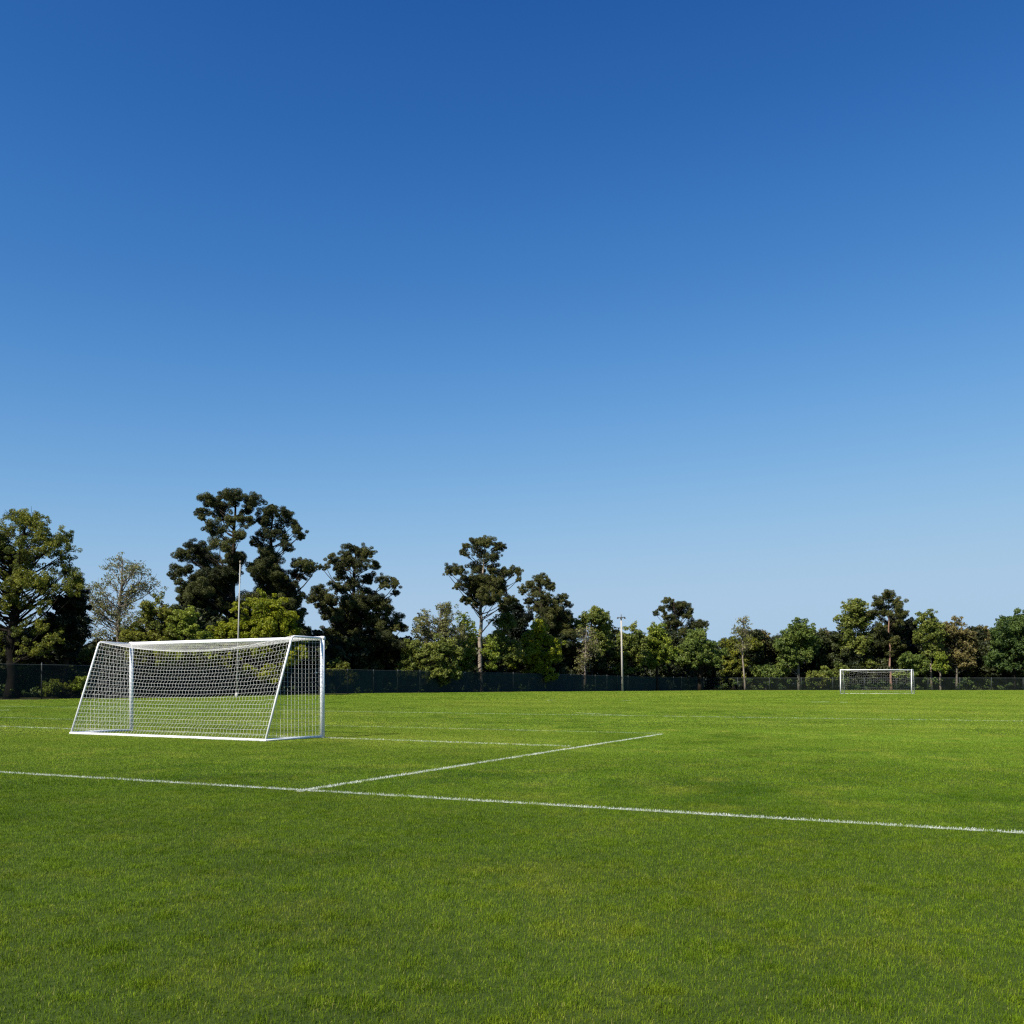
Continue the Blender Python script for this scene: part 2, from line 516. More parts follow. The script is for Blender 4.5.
for nm, dt_, sock in (('variant', 'INT', 'Instance Index'), ('turn', 'FLOAT_VECTOR', 'Rotation')):
    na = ng.nodes.new('GeometryNodeInputNamedAttribute'); na.data_type = dt_; na.inputs[0].default_value = nm
    ng.links.new(na.outputs[0], iop.inputs[sock])
ng.links.new(iop.outputs[0], go_.inputs[0])
md = go.modifiers.new('grow', 'NODES'); md.node_group = ng


# ------------------------------------------------------------------ white lines on the pitch
def pitch_line(p0, p1, width, mat, dens=4200, bw=0.0048, bh=0.036):
    p0, p1 = np.asarray(p0, float), np.asarray(p1, float)
    d = p1 - p0; Ln = np.linalg.norm(d[:2]); d2 = d[:2] / Ln; nrm = np.array([-d2[1], d2[0]])
    n = int(Ln * width * dens)
    s = rng.uniform(0, Ln, n); t = np.clip(rng.normal(0, 0.33, n), -0.62, 0.62) * width
    x = p0[0] + d2[0] * s + nrm[0] * t; y = p0[1] + d2[1] * s + nrm[1] * t
    V, lo, to, ti = blade_arrays(n, x, y, terrain(x, y) + 0.001, bw, bh, rng)
    m = max(2, int(Ln / 1.0))
    ss_ = np.linspace(0, Ln, m)
    B = []
    for q in ss_:
        for e in (-.5, .5):
            bx, by = p0[:2] + d2 * q + nrm * e * width
            B.append((bx, by, float(terrain(bx, by)) + 0.004))
    fb = np.array([(2 * i, 2 * i + 1, 2 * i + 3, 2 * i + 2) for i in range(m - 1)]) + len(V)
    me = np_mesh('pitch_line', np.concatenate([V, B]), np.concatenate([lo, fb.ravel()]), np.concatenate([to, np.full(len(fb), 4)]),
                 {'tint': np.concatenate([ti, np.full(len(B), 0.5)])})
    return tag(obj('pitch_line', me, mat), kind='structure')


def ext(a, b, ea, eb):
    d = (b - a) / np.linalg.norm((b - a)[:2])
    return a - d * ea, b + d * eb


A0, A1 = ext(ground_at(0, 772.6), ground_at(1024, 833.5), 6, 5)
pitch_line(A0, A1, 0.070, M_WHITE_BLADE, 9000, 0.0036, 0.024)
pitch_line(ground_at(297, 792), ground_at(662, 734.5), 0.080, M_WHITE_BLADE, 7500, 0.0044, 0.026)
C0, C1 = ground_at(131, 731.3), ground_at(568, 748)
C1 = ground_at(571, 746.8)
pitch_line(ext(C0, C1, 12, 0)[0], C1, 0.10, M_WORN_BLADE, 2800, 0.008, 0.034)
D1 = ground_at(662, 734)
pitch_line(ext(ground_at(325, 726), D1, 16, 0)[0], D1, 0.11, M_FAINT_BLADE, 2200, 0.010, 0.035)
E0, E1 = ground_at(560, 715), ground_at(1024, 721.5)
pitch_line(*ext(E0, E1, 34, 8), 0.14, M_TRACE_BLADE, 1500, 0.016, 0.036)
pitch_line(ground_at(577, 713.2), ground_at(623, 715.7), 0.14, M_FAINT_BLADE, 2200, 0.016, 0.036)
for (xa, ya, xb, yb) in ((547, 700.6, 554, 700.4), (622, 701, 631, 701), (812, 702.4, 829, 702.2), (840, 702.6, 847, 702.6), (-6, 710.6, 10, 710.6)):
    pitch_line(ground_at(xa, ya), ground_at(xb, yb), 0.26, M_FAINT_BLADE, 1100, 0.03, 0.042)


# ------------------------------------------------------------------ goals
def goal(label, PL, PR, v, H, cell_, cord, post_r, sag, bar=.68, hexwob=0.02, group='football goals'):
    PL, PR = np.array(PL, float), np.array(PR, float)
    v = np.array([v[0], v[1], 0.0]); up = np.array([0, 0, 1.0])
    BL, BR = PL + v, PR + v
    top = 0.55
    TL, TR = PL + v * top + up * (H - 0.03), PR + v * top + up * (H - 0.03)
    o = (PL + PR) / 2
    root = empty('football_goal', o, label, 'goal', group)
    cross = (PR - PL) / np.linalg.norm(PR - PL)

    def tube(name, pts, r, sides=12):
        m = MB(); m.tube(pts, r, sides); return m.build(name, M_PAINT, root, o)
    for P in (PL, PR):
        tube('post', [P - up * .05, P + up * (H - 0.001)], post_r)
    tube('crossbar', [PL + up * (H - post_r) - cross * post_r, PR + up * (H - post_r) + cross * post_r], post_r * .96)
    for P, T, B in ((PL, TL, BL), (PR, TR, BR)):
        P0 = P + up * (H - post_r)
        T2 = T - up * post_r * .2
        # a bent rod: roof depth bar rounding over into the slanting back stay
        a = T2 + (P0 - T2) / np.linalg.norm(P0 - T2) * .08
        b = T2 + (B - T2) / np.linalg.norm(B - T2) * .08
        arc = [(1 - t) ** 2 * a + 2 * t * (1 - t) * T2 + t * t * b for t in np.linspace(0, 1, 6)]
        tube('back_stay', [P0] + arc + [B + up * .02], post_r * .50)
        tube('side_ground_bar', [P + up * .035, B + up * .035], post_r * .62)
    tube('back_ground_bar', [BL - cross * .03 + up * .02, BR + cross * .03 + up * .02], post_r * bar)
    # nets
    W = np.linalg.norm(PR - PL)
    nc = int(W / cell_)
    S = np.linalg.norm(TL - BL); nr = int(S / cell_)

    def back(u, t):                                # t: 0 rope .. 1 ground bar
        T = TL + (TR - TL) * u; B = BL + (BR - BL) * u + up * .06
        p = T + (B - T) * t
        s4 = 4 * u * (1 - u)
        p = p - up * sag * s4 * (1 - t) ** 1.5
        return p - v * 0.10 * math.sin(math.pi * t) * s4 ** .5

    def roof(u, t):                                # t: 0 crossbar .. 1 rope
        a = PL + (PR - PL) * u + up * (H - post_r * 1.5)
        b = back(u, 0)
        return a + (b - a) * t - up * (sag * .35 * math.sin(math.pi * t) * 4 * u * (1 - u))
    rg = random.Random(3)

    def panel(name, fn, nu, nt_, cf=1.0):
        m = MB()
        jit = [[fn(min(1, max(0, (i + (rg.uniform(-.05, .05) if 0 < i < nu else 0)) / nu)),
                   min(1, max(0, (j + (rg.uniform(-.05, .05) if 0 < j < nt_ else 0)) / nt_))) for j in range(nt_ + 1)] for i in range(nu + 1)]
        for i in range(nu + 1):
            for j in range(nt_ + 1):
                if 0 < i < nu and 0 < j < nt_:
                    jit[i][j] = jit[i][j] + cross * hexwob * (1 if j % 2 else -1)
        for i in range(nu + 1):
            m.tube(jit[i], cord * cf, 3, False)
        for j in range(nt_ + 1):
            m.tube([jit[i][j] for i in range(nu + 1)], cord * cf, 3, False)
        return m.build(name, M_NET, root, o)
    panel('back_net', back, nc, nr)
    panel('roof_net', roof, int(nc * 1.4), max(3, int(np.linalg.norm(v) * top / cell_ * 1.7)), 1.15 if bar > .5 else 1.0)
    for P, T, B in ((PL, TL, BL), (PR, TR, BR)):
        m = MB()
        L = np.linalg.norm(v); n = int(L / cell_)
        st = top * L
        for k in range(n + 1):
            s = k * L / n
            hh = H - .05 if s <= st else (H - .05) * (L - s) / (L - st)
            if hh < .08: continue
            p = P + v * (s / L)
            m.tube([p + up * .04, p + up * hh * .35, p + up * hh * .7, p + up * hh], cord, 3, False)
        k = 1
        while k * cell_ < H - .05:
            z = k * cell_; e = L - (L - st) * z / (H - .05)
            q = [P + v * (e / L * f_) + up * (z - 0.03 * math.sin(math.pi * f_)) for f_ in np.linspace(0, 1, 6)]
            m.tube(q, cord * .55, 3, False); k += 1
        m.build('side_net', M_NET, root, o)
    m = MB(); m.tube([back(u, 0) for u in np.linspace(0, 1, 24)], cord * 1.7, 5, False)
    m.build('net_rope', M_NET, root, o)
    return root


gPR, gPL = ground_at(322.5, 738), ground_at(131.5, 731.3)
goal('large white goal seen from behind with its netted back nearest the camera', gPL, gPR, (-1.0, -1.40), 2.43, 0.104, 0.0029, 0.052, 0.30)
d2 = 95.0
q0, q1 = at(840.5, 0, d2), at(911.5, 0, d2)
q0[2] = q1[2] = float(terrain(0, d2))
goal('small distant white goal with its open mouth facing the camera near the far fence', q0, q1, (0.95, 1.5), 2.43, 0.20, 0.0019, 0.050, 0.28, .36)


# ------------------------------------------------------------------ poles
def ground_z(x, y):
    return float(terrain(x, y))


d = 78.0
b = at(236.6, 0, d); b[2] = ground_z(b[0], d)
t = at(240.2, 563.5, d)
root = empty('light_pole', b, 'tall slender grey pole leaning slightly behind the netted near goal', 'pole', 'tall poles at the field edge')
m = MB(); m.tube([b - [0, 0, .1], b + (t - b) * .5, t], [0.068, 0.056, 0.042], 10); m.build('shaft', M_POLE_GREY, root, b)
m = MB(); m.tube([t, t + [0.01, 0, .22]], [0.085, 0.075], 10); m.build('cap', M_BARK_PALE, root, b)
m = MB(); m.tube([b + [0, 0, -.1], b + [0, 0, .35]], [0.14, 0.11], 10); m.build('base_collar', M_POLE_GREY, root, b)

d = 150.0
b = at(622.6, 0, d); b[2] = ground_z(b[0], d)
t = at(621.2, 620.5, d)
root = empty('light_pole', b, 'pale straight pole with small crossed arms on top before the green screen fence', 'pole', 'tall poles at the field edge')
m = MB(); m.tube([b - [0, 0, .1], b + (t - b) * .5, t], [0.165, 0.14, 0.11], 10); m.build('shaft', M_POLE_PALE, root, b)
m = MB(); m.tube([t, t + [0, 0, .95]], [0.10, 0.05], 8); m.build('mast_tip', M_LAMP, root, b)
for zz, hw in ((0.48, 0.62),):
    m = MB(); m.tube([t + [-hw, 0, zz], t + [hw, 0, zz + .04]], 0.06, 8); m.build('cross_arm', M_LAMP, root, b)
    m = MB(); m.tube([t + [0, -hw, zz - .1], t + [0, hw, zz - .1]], 0.06, 8); m.build('cross_arm', M_LAMP, root, b)
for dx, dy in ((-.55, 0), (.55, 0), (0, -.55), (0, .55)):
    m = MB(); m.box(t + [dx, dy, 0.36], .26, .26, .2, 0, .05)
    m.build('lamp_head', M_LAMP, root, b, False)


# ------------------------------------------------------------------ fences
def fence(name, label, pa, pb, h, spacing, mat, rail_r, post_r, screen=True, group=None):
    pa, pb = np.array([*pa, 0.0]), np.array([*pb, 0.0])
    L = np.linalg.norm(pb - pa); n = max(2, int(round(L / spacing)))
    o = pa.copy(); o[2] = ground_z(pa[0], pa[1])
    root = empty(name, o, label, 'fence', group)
    P = []
    for k in range(n + 1):
        p = pa + (pb - pa) * k / n; p[2] = ground_z(p[0], p[1]); P.append(p)
    r = random.Random(4)
    dirn = (pb - pa) / L; nrm = np.array([-dirn[1], dirn[0], 0])
    for p in P:
        m = MB(); e = r.uniform(0.0, .10)
        lean = np.array([r.uniform(-.03, .03), 0, 0])
        m.tube([p - [0, 0, .1], p + lean + [0, 0, h + .02 + e]], post_r, 8)
        m.tube([p + lean + [0, 0, h + .02 + e], p + lean + [0, 0, h + .07 + e]], [post_r * 1.15, post_r * .4], 8)
        m.build('fence_post', M_POST, root, o)
    m = MB(); m.tube([p + [0, 0, h] + nrm * post_r * 1.6 for p in P], rail_r, 6); m.build('top_rail', M_POST, root, o)
    m = MB()
    S = []
    for k in range(n * 4 + 1):
        p = pa + (pb - pa) * k / (n * 4); z = ground_z(p[0], p[1])
        wv = 0.03 * math.sin(k * 1.9) - post_r * 1.5
        top = h - .03 - 0.05 * abs(math.sin(k * math.pi / 4)) * r.uniform(.4, 1)
        S += [p + nrm * wv + [0, 0, z + .05], p + nrm * (wv * .8) + [0, 0, z + h * .5], p + nrm * wv + [0, 0, z + top]]
    S = np.array(S)
    f = []
    for k in range(n * 4):
        a_ = k * 3
        f += [(a_, a_ + 3, a_ + 4, a_ + 1), (a_ + 1, a_ + 4, a_ + 5, a_ + 2)]
    m.add(S, f); m.build('mesh_panel', mat, root, o)
    return root


def fp(px):
    q = at(px, 0, fence_depth(px)); return q[:2]


fence('mesh_fence', 'dark wire mesh fence in deep shade beneath the big trees behind the near goal', fp(-150), fp(318), 2.42, 4.2, M_BLACKMESH, 0.03, 0.05)
fence('screen_fence', 'long dark green screened fence receding along the middle of the tree line', fp(320), fp(704), 2.40, 4.0, M_SCREEN, 0.03, 0.06)
fence('chain_link_fence', 'grey see-through chain link fence behind the distant small goal', FB, at(1150, 0, 184.0)[:2], 2.35, 6.2, M_CHAIN, 0.05, 0.07)


# ------------------------------------------------------------------ trees
def leaf_mesh(name, C, R, T, leaf, dens, pine, r, origin, puffs=7, flat=0.8, loose=0.0):
    """C centres, R radii, T tint per clump; leaf size in metres. Returns one crown mesh made of leaf-sized faces."""
    C, R, T = np.asarray(C), np.asarray(R), np.asarray(T)
    n = len(C)
    puffs = 15 if pine else puffs + 4
    dr = r.normal(size=(n, puffs, 3)); dr /= np.linalg.norm(dr, axis=2)[..., None]
    pc = C[:, None] + dr * R[:, None, None] * (r.uniform(.25, 1.05, (n, puffs, 1)) if pine else r.uniform(.30, .90 + loose, (n, puffs, 1))) * [1, 1, flat]
    pr = R[:, None] * (r.uniform(.22, .44, (n, puffs)) if pine else r.uniform(.22, .48, (n, puffs)))
    pt = np.clip(T[:, None] + r.normal(0, .14, (n, puffs)), 0, 1)
    pc, pr, pt = pc.reshape(-1, 3), pr.ravel(), pt.ravel()
    lw = leaf * (0.42 if pine else 0.62)
    cnt = np.maximum(3, (2.0 * dens * math.pi * pr ** 2 / (leaf * lw * .5)).astype(int))
    idx = np.repeat(np.arange(len(pc)), cnt)
    N = len(idx)
    d = r.normal(size=(N, 3)); d /= np.linalg.norm(d, axis=1)[:, None]
    p = pc[idx] + d * (pr[idx] * (r.uniform(0.3, 1.0, N) ** .6))[:, None] * [1, 1, flat]
    nrm = d * .55 + r.normal(0, .55, (N, 3)) + [0, 0, .35]
    nrm /= np.linalg.norm(nrm, axis=1)[:, None]
    tg = (d * .8 + r.normal(0, .5, (N, 3)) + [0, 0, .3]) if pine else r.normal(size=(N, 3))
    tg -= nrm * (tg * nrm).sum(1)[:, None]; tg /= np.linalg.norm(tg, axis=1)[:, None] + 1e-9
    bt = np.cross(nrm, tg)
    sz = r.uniform(.6, 1.35, N)[:, None]
    V = np.stack([p - tg * leaf * .5 * sz, p + bt * lw * .5 * sz, p + tg * leaf * .5 * sz, p - bt * lw * .5 * sz], 1) - origin
    ti = np.clip(pt[idx] + r.normal(0, .16, N), 0, 1)
    return np_mesh(name, V.reshape(-1, 3), np.arange(N * 4), np.full(N, 4), {'tint': np.repeat(ti, 4)})


def curve_pts(a, b, bend, n=5):
    t = np.linspace(0, 1, n)[:, None]
    mid = a * (1 - t) + b * t
    return mid + np.asarray(bend) * (4 * t * (1 - t))


NTREE = [0]
def tree(name, label, cat, x, depth, clumps, trunk, leafmat, bark=None, leaf=1.6, dens=1.0, pine=False, group=None,
         crown_depth=1.0, double=0.5, jit=4, limbs=1.0, twigs=0, puffs=7, flat=.8, loose=0.0, tint=None, limb_bark=None):
    """clumps: (bearing, height row, radius) of each foliage mass; trunk: (bearing, row, radius) from base to top"""
    NTREE[0] += 1
    if pine: leaf = 1.15
    r = np.random.default_rng(100 + NTREE[0])
    bark = bark or M_BARK
    s = depth / F
    base = at(trunk[0][0], 0, depth); base[2] = ground_z(base[0], depth)
    root = empty(name, base, label, cat, group)
    tp = [at(a, bq, depth) for a, bq, _ in trunk]
    tp[0] = base - [0, 0, .15]
    # fine resample of trunk with slight wander
    TP, TR = [], []
    for k in range(len(tp) - 1):
        for q in np.linspace(0, 1, 5)[: (5 if k == len(tp) - 2 else 4)]:
            TP.append(tp[k] * (1 - q) + tp[k + 1] * q + r.normal(0, .06, 3) * [1, 1, 0] * (k + q > .2))
            TR.append((trunk[k][2] * (1 - q) + trunk[k + 1][2] * q) * s)
    TP, TR = np.array(TP), np.array(TR)
    TR[0] *= 1.5; TR[1] *= 1.12
    xs = np.array([c_[0] for c_ in clumps], float); ysr = np.array([c_[1] for c_ in clumps], float)
    C, R, T = [], [], []
    for c_ in clumps:
        cx, cy, cr = c_[:3]
        axis = np.interp(-cy, [-a[1] for a in trunk], [a[0] for a in trunk])
        near = np.abs(ysr - cy) < 16
        wdt = max(np.abs(xs[near] - axis).max() if near.any() else cr, cr)
        room = math.sqrt(max(0.05, 1 - (abs(cx - axis) / (wdt * 1.15)) ** 2)) * wdt * s * crown_depth
        dz = c_[3] * s if len(c_) > 3 else r.uniform(-1, 1) * room
        tt = tint if tint is not None else r.uniform(.15, .85)
        C.append(at(cx, cy, depth + dz)); R.append(cr * s * 1.18); T.append(tt)
        for _ in range((1 if r.uniform() < .9 else 2) if (pine and len(c_) <= 3) else 0):
            C.append(at(cx + r.normal(0, jit), cy + abs(r.normal(0, jit * .8)) - .5, depth + room * r.uniform(-1, 1)))
            R.append(cr * s * r.uniform(.75, 1.15)); T.append(np.clip(tt + r.normal(0, .2), 0, 1))
    C, R = np.array(C), np.array(R)
    m = MB(); m.tube(TP, TR, 9)
    m.build('trunk', bark, root, base)
    m = MB()
    for k in range(len(C)):
        if r.uniform() > limbs: continue
        dxy = np.linalg.norm(C[k][:2] - np.array([np.interp(C[k][2], TP[:, 2], TP[:, 0]), np.interp(C[k][2], TP[:, 2], TP[:, 1])]))
        za = np.clip(C[k][2] - dxy * r.uniform(.45, .85) - .2, TP[0, 2] + (TP[-1, 2] - TP[0, 2]) * .22, TP[-1, 2])
        a_ = np.array([np.interp(za, TP[:, 2], TP[:, 0]), np.interp(za, TP[:, 2], TP[:, 1]), za])
        tr = np.interp(za, TP[:, 2], TR)
        L = np.linalg.norm(C[k] - a_)
        if L < .3: continue
        rr = min(tr * .5, .02 + L * .013)
        pth = curve_pts(a_, C[k], r.normal(0, .05 * L, 3) + [0, 0, -.06 * L], 6)
        m.tube(pth, np.linspace(rr, max(.012, rr * .3), 6), 5, False)
        for _ in range(twigs):
            q = pth[int(r.integers(2, 6))]
            dd = r.normal(size=3) + [0, 0, .9]; dd /= np.linalg.norm(dd)
            e = q + dd * R[k] * r.uniform(.8, 1.5)
            m.tube(curve_pts(q, e, r.normal(0, .06 * R[k], 3), 4), np.linspace(max(.028, rr * .4), .010, 4), 3, False)
    if m.n:
        m.build('branches', limb_bark or bark, root, base)
    me = leaf_mesh('crown', C, R, T, leaf * s, dens, pine, r, base, puffs, flat, loose)
    obj('crown', me, leafmat, root)
    return root


def auto(seed, ells, n, rr):
    """foliage masses spread through ellipsoids (cx, cy, rx, ry), more of them near the surface"""
    r = np.random.default_rng(seed); out = []
    area = [e[2] * e[3] for e in ells]; tot = sum(area)
    for e, a in zip(ells, area):
        k = max(3, int(round(n * a / tot)))
        for _ in range(k):
            d = r.normal(size=3); d /= np.linalg.norm(d)
            d *= r.uniform(.15, 1) ** .45
            q = r.uniform(*rr)
            out.append((e[0] + d[0] * (e[2] - q * .6), e[1] + d[1] * (e[3] - q * .6), q, d[2] * e[2] * .8))
    return out


FD = fence_depth
PG = 'tall dark pines above the tree line'
BG = 'broadleaf trees along the fence'

# left corner
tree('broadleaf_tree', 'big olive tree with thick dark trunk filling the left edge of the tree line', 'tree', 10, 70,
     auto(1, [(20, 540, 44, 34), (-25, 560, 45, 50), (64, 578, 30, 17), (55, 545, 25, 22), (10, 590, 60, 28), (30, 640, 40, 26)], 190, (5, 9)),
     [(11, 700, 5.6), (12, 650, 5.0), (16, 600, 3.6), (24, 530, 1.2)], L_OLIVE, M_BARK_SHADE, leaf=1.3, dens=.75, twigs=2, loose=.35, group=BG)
tree('evergreen_tree', 'bushy evergreen coloured near-black for the shade under the big olive tree at left', 'tree', 66, 71.5,
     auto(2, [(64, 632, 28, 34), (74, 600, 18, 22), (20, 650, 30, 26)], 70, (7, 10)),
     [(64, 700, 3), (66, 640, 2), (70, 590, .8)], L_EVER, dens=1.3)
tree('thin_tree', 'thin grey-green tree with bare branches showing behind the goal corner', 'tree', 117, 82,
     auto(3, [(122, 585, 34, 34), (98, 600, 20, 30), (144, 582, 18, 18), (120, 625, 38, 22)], 78, (4, 8)),
     [(117, 698, 3.2), (117, 650, 2.7), (119, 610, 1.7), (123, 560, .6)], L_GREYG, M_BARK_GREY, leaf=1.6, dens=.24, twigs=7, loose=.5, group=BG)
tree('broadleaf_tree', 'rounded olive tree between the thin grey-green tree and the twin pines', 'tree', 158, 81,
     auto(4, [(160, 622, 26, 30), (150, 655, 30, 26), (135, 640, 15, 22)], 90, (5, 8)), [(158, 698, 2.4), (160, 640, 1.8), (162, 605, .6)], L_OLIVE, dens=.9, loose=.25, group=BG)
tree('broadleaf_tree', 'yellow-green leafy tree just left of the leaning grey pole', 'tree', 186, 80.5,
     auto(5, [(184, 628, 18, 24), (200, 650, 20, 24), (174, 655, 24, 26)], 80, (5, 8)), [(186, 698, 1.8), (186, 650, 1.4), (187, 615, .5)], L_LIME, dens=.9, loose=.25, group=BG)

P5A = [(210, 500, 10), (237, 495, 10), (254, 500, 9), (223, 506, 8), (204, 511, 6), (201, 516, 4), (216, 527, 9), (231, 520, 8), (244, 520, 7), (219, 514, 6),
       (247, 508, 7), (225, 496, 6), (195, 547, 11), (184, 553, 9), (180, 569, 9), (173, 575, 6), (205, 560, 13), (220, 546, 12), (235, 556, 10),
       (197, 588, 13), (190, 610, 13), (206, 612, 13), (216, 590, 14), (215, 630, 15), (195, 632, 13), (228, 575, 11), (240, 535, 7), (212, 575, 10), (183, 595, 8), (180, 583, 6)]
P5A += auto(51, [(207, 602, 28, 40), (226, 570, 16, 22), (240, 620, 14, 30)], 60, (6, 10))
tree('pine_tree', 'tallest dark pine with clumped crown rising behind the leaning grey pole', 'tree', 233, 98, P5A,
     [(234, 697, 3.6), (233, 620, 3.0), (233, 560, 2.2), (236, 500, .8)], L_PINE, pine=True, group=PG, dens=1.25, jit=3)
P5B = [(267, 515, 9), (280, 513, 8), (288, 521, 7), (260, 521, 7), (272, 508, 6), (297, 528, 7), (302, 534, 5), (275, 530, 9), (262, 540, 9), (287, 547, 6), (284, 538, 5),
       (270, 556, 11), (258, 566, 11), (280, 574, 11), (272, 590, 13), (302, 564, 8), (309, 571, 6), (297, 574, 7), (311, 563, 4), (295, 598, 8), (285, 602, 11), (260, 600, 13),
       (290, 622, 12), (264, 580, 10), (300, 612, 7), (303, 630, 8), (262, 630, 14), (285, 645, 13)]
P5B += auto(52, [(276, 602, 24, 40), (266, 560, 12, 16)], 42, (6, 10))
tree('pine_tree', 'dark pine twin to the tallest one, standing directly behind the yellow-green bush', 'tree', 269, 100, P5B,
     [(269, 697, 3.4), (269, 620, 3.0), (270, 560, 2.0), (272, 515, .7)], L_PINE, pine=True, group=PG, dens=1.25, jit=3)
tree('yellow_green_tree', 'bright yellow-green bushy tree in front of the twin pines behind the goal', 'tree', 258, 86,
     auto(6, [(260, 616, 28, 28), (240, 638, 24, 26), (277, 630, 28, 26), (292, 642, 20, 22), (226, 640, 16, 28), (255, 665, 40, 22), (225, 655, 14, 18)], 170, (5, 8)),
     [(258, 698, 2.4), (258, 650, 1.8), (260, 600, .5)], L_YELLOW, dens=1.1, loose=.35, group=BG)
P7 = [(355, 549, 9), (344, 554, 7), (368, 553, 7), (333, 560, 7), (326, 567, 4), (350, 560, 8), (376, 565, 6), (362, 566, 8), (340, 566, 5), (370, 578, 7), (383, 580, 7), (394, 582, 6), (396, 592, 4),
      (355, 583, 8), (341, 590, 6), (316, 594, 8), (326, 598, 8), (310, 600, 5), (320, 606, 6), (350, 601, 11), (370, 601, 11), (385, 604, 9), (336, 613, 10), (355, 620, 13), (378, 620, 11), (394, 620, 9),
      (403, 628, 6), (390, 640, 12), (331, 642, 12), (370, 646, 13), (346, 650, 12), (331, 666, 10), (395, 656, 9), (320, 655, 9), (375, 668, 11), (355, 672, 10)]
P7 += [(333, 602, 7), (327, 612, 7), (340, 576, 6), (335, 585, 6), (344, 568, 6), (321, 590, 6)]
P7 += auto(53, [(362, 630, 42, 44), (338, 640, 18, 30)], 80, (6, 9.5))
tree('pine_tree', 'broad dark pine with foliage to the ground right of the near goal post', 'tree', 353, 112, P7,
     [(353, 694, 2.8), (353, 620, 2.3), (354, 575, 1.4), (356, 548, .5)], L_PINE2, pine=True, group=PG, dens=1.25, jit=3)
tree('sapling', 'small green sapling showing through the screen fence below the broad pine', 'sapling', 366, 108.5,
     auto(8, [(366, 673, 9, 10), (364, 684, 7, 6)], 16, (3, 5)), [(366, 694, .7), (366, 680, .5), (366, 668, .2)], L_MIXED, dens=1, loose=.3)
tree('thin_tree', 'pale feathery thin-leaved tree between the broad pine and the white-trunked pine', 'tree', 438, 113,
     auto(9, [(424, 622, 12, 20), (444, 618, 13, 22), (438, 640, 24, 24), (455, 640, 15, 20), (416, 648, 10, 12)], 74, (4, 7)),
     [(438, 694, 1.5), (438, 660, 1.2), (439, 630, .8), (441, 602, .3)], L_GREYG, M_BARK_GREY, leaf=1.6, dens=.48, twigs=6, loose=.5, group=BG)
tree('shrub', 'tall olive shrub mass left of the white-trunked pine', 'shrub', 420, 109,
     auto(10, [(418, 654, 18, 18), (446, 656, 22, 22), (408, 666, 13, 14), (440, 672, 22, 12)], 100, (4.5, 7)), [(420, 694, 1), (420, 670, .6), (420, 660, .3)], L_MIXED, dens=1, loose=.25)
tree('shrub', 'light green shrub around the foot of the white-trunked pine', 'shrub', 466, 115.5,
     auto(11, [(466, 636, 13, 24), (460, 660, 18, 20), (490, 652, 10, 20)], 72, (4, 6)), [(466, 694, .8), (466, 660, .6), (466, 635, .3)], L_LIME, dens=.75, loose=.35)
P11 = [(475, 542, 7), (487, 541, 7), (499, 546, 6), (464, 551, 4), (481, 553, 8), (496, 556, 6), (466, 546, 4), (452, 567, 6), (447, 573, 3.5), (461, 570, 6), (475, 566, 8), (490, 568, 8), (505, 572, 7), (515, 571, 6), (519, 579, 3.5),
       (470, 580, 8), (485, 582, 9), (498, 580, 8), (460, 586, 5), (480, 591, 9), (497, 593, 9), (508, 598, 6), (465, 600, 5), (488, 600, 7), (503, 604, 6), (476, 604, 5)]
P11 += auto(55, [(484, 590, 26, 18)], 22, (5, 7))
tree('pine_tree', 'tall pine with a bare pale trunk standing in front of the screen fence', 'tree', 480, 123, P11,
     [(481, 693, 2.2), (480, 650, 2.0), (481, 610, 1.6), (482, 580, 1.2), (485, 545, .4)], L_PINE2, M_BARK_PALE, pine=True, group=PG, dens=1.2, jit=3, limbs=1, limb_bark=M_BARK)
tree('broadleaf_tree', 'olive tree half hidden behind the trunk and right side of the white-trunked pine', 'tree', 502, 126,
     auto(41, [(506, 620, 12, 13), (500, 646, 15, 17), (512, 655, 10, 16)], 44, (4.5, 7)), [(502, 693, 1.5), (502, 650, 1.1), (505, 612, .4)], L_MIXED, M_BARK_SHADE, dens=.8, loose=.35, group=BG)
tree('shrub', 'green shrub low beside the near goal post in front of the broad pine', 'shrub', 338, 101.5,
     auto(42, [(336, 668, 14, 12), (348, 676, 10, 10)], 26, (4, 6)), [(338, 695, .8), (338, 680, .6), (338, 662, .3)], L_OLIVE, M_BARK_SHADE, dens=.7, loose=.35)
tree('evergreen_tree', 'dense black-green evergreen just right of the white-trunked pine', 'tree', 515, 138,
     auto(12, [(518, 625, 18, 26), (506, 650, 22, 24), (528, 650, 16, 24), (512, 608, 10, 10)], 60, (6, 9)), [(515, 693, 2), (515, 640, 1.5), (516, 610, .6)], L_EVER, dens=1.3)
P14 = [(539, 579, 7), (530, 584, 6), (522, 589, 5), (548, 584, 6), (537, 590, 7), (553, 586, 4), (545, 576, 4), (545, 598, 8), (563, 597, 5), (567, 603, 4), (557, 603, 7), (537, 606, 9), (553, 613, 8), (567, 614, 5), (545, 620, 10), (572, 634, 9), (560, 630, 10), (530, 600, 5), (575, 648, 9), (560, 650, 10)]
P14 += auto(54, [(553, 624, 18, 26)], 26, (5, 8))
tree('pine_tree', 'dark pine with a rounded top standing right behind the yellow-green tree at the screen fence', 'tree', 543, 150, P14,
     [(543, 693, 2.2), (543, 640, 1.9), (542, 605, 1.3), (539, 580, .4)], L_PINE2, pine=True, group=PG, dens=1.2, jit=2.5)
tree('broadleaf_tree', 'yellow-green tree by the screen fence in front of the round-topped pine', 'tree', 536, 130.5,
     auto(13, [(534, 632, 15, 16), (552, 648, 12, 18), (528, 655, 16, 22), (545, 668, 16, 14)], 52, (4.5, 7)), [(537, 693, 1.6), (536, 655, 1.2), (535, 625, .4)], L_YELLOW, dens=.95, loose=.3, group=BG)
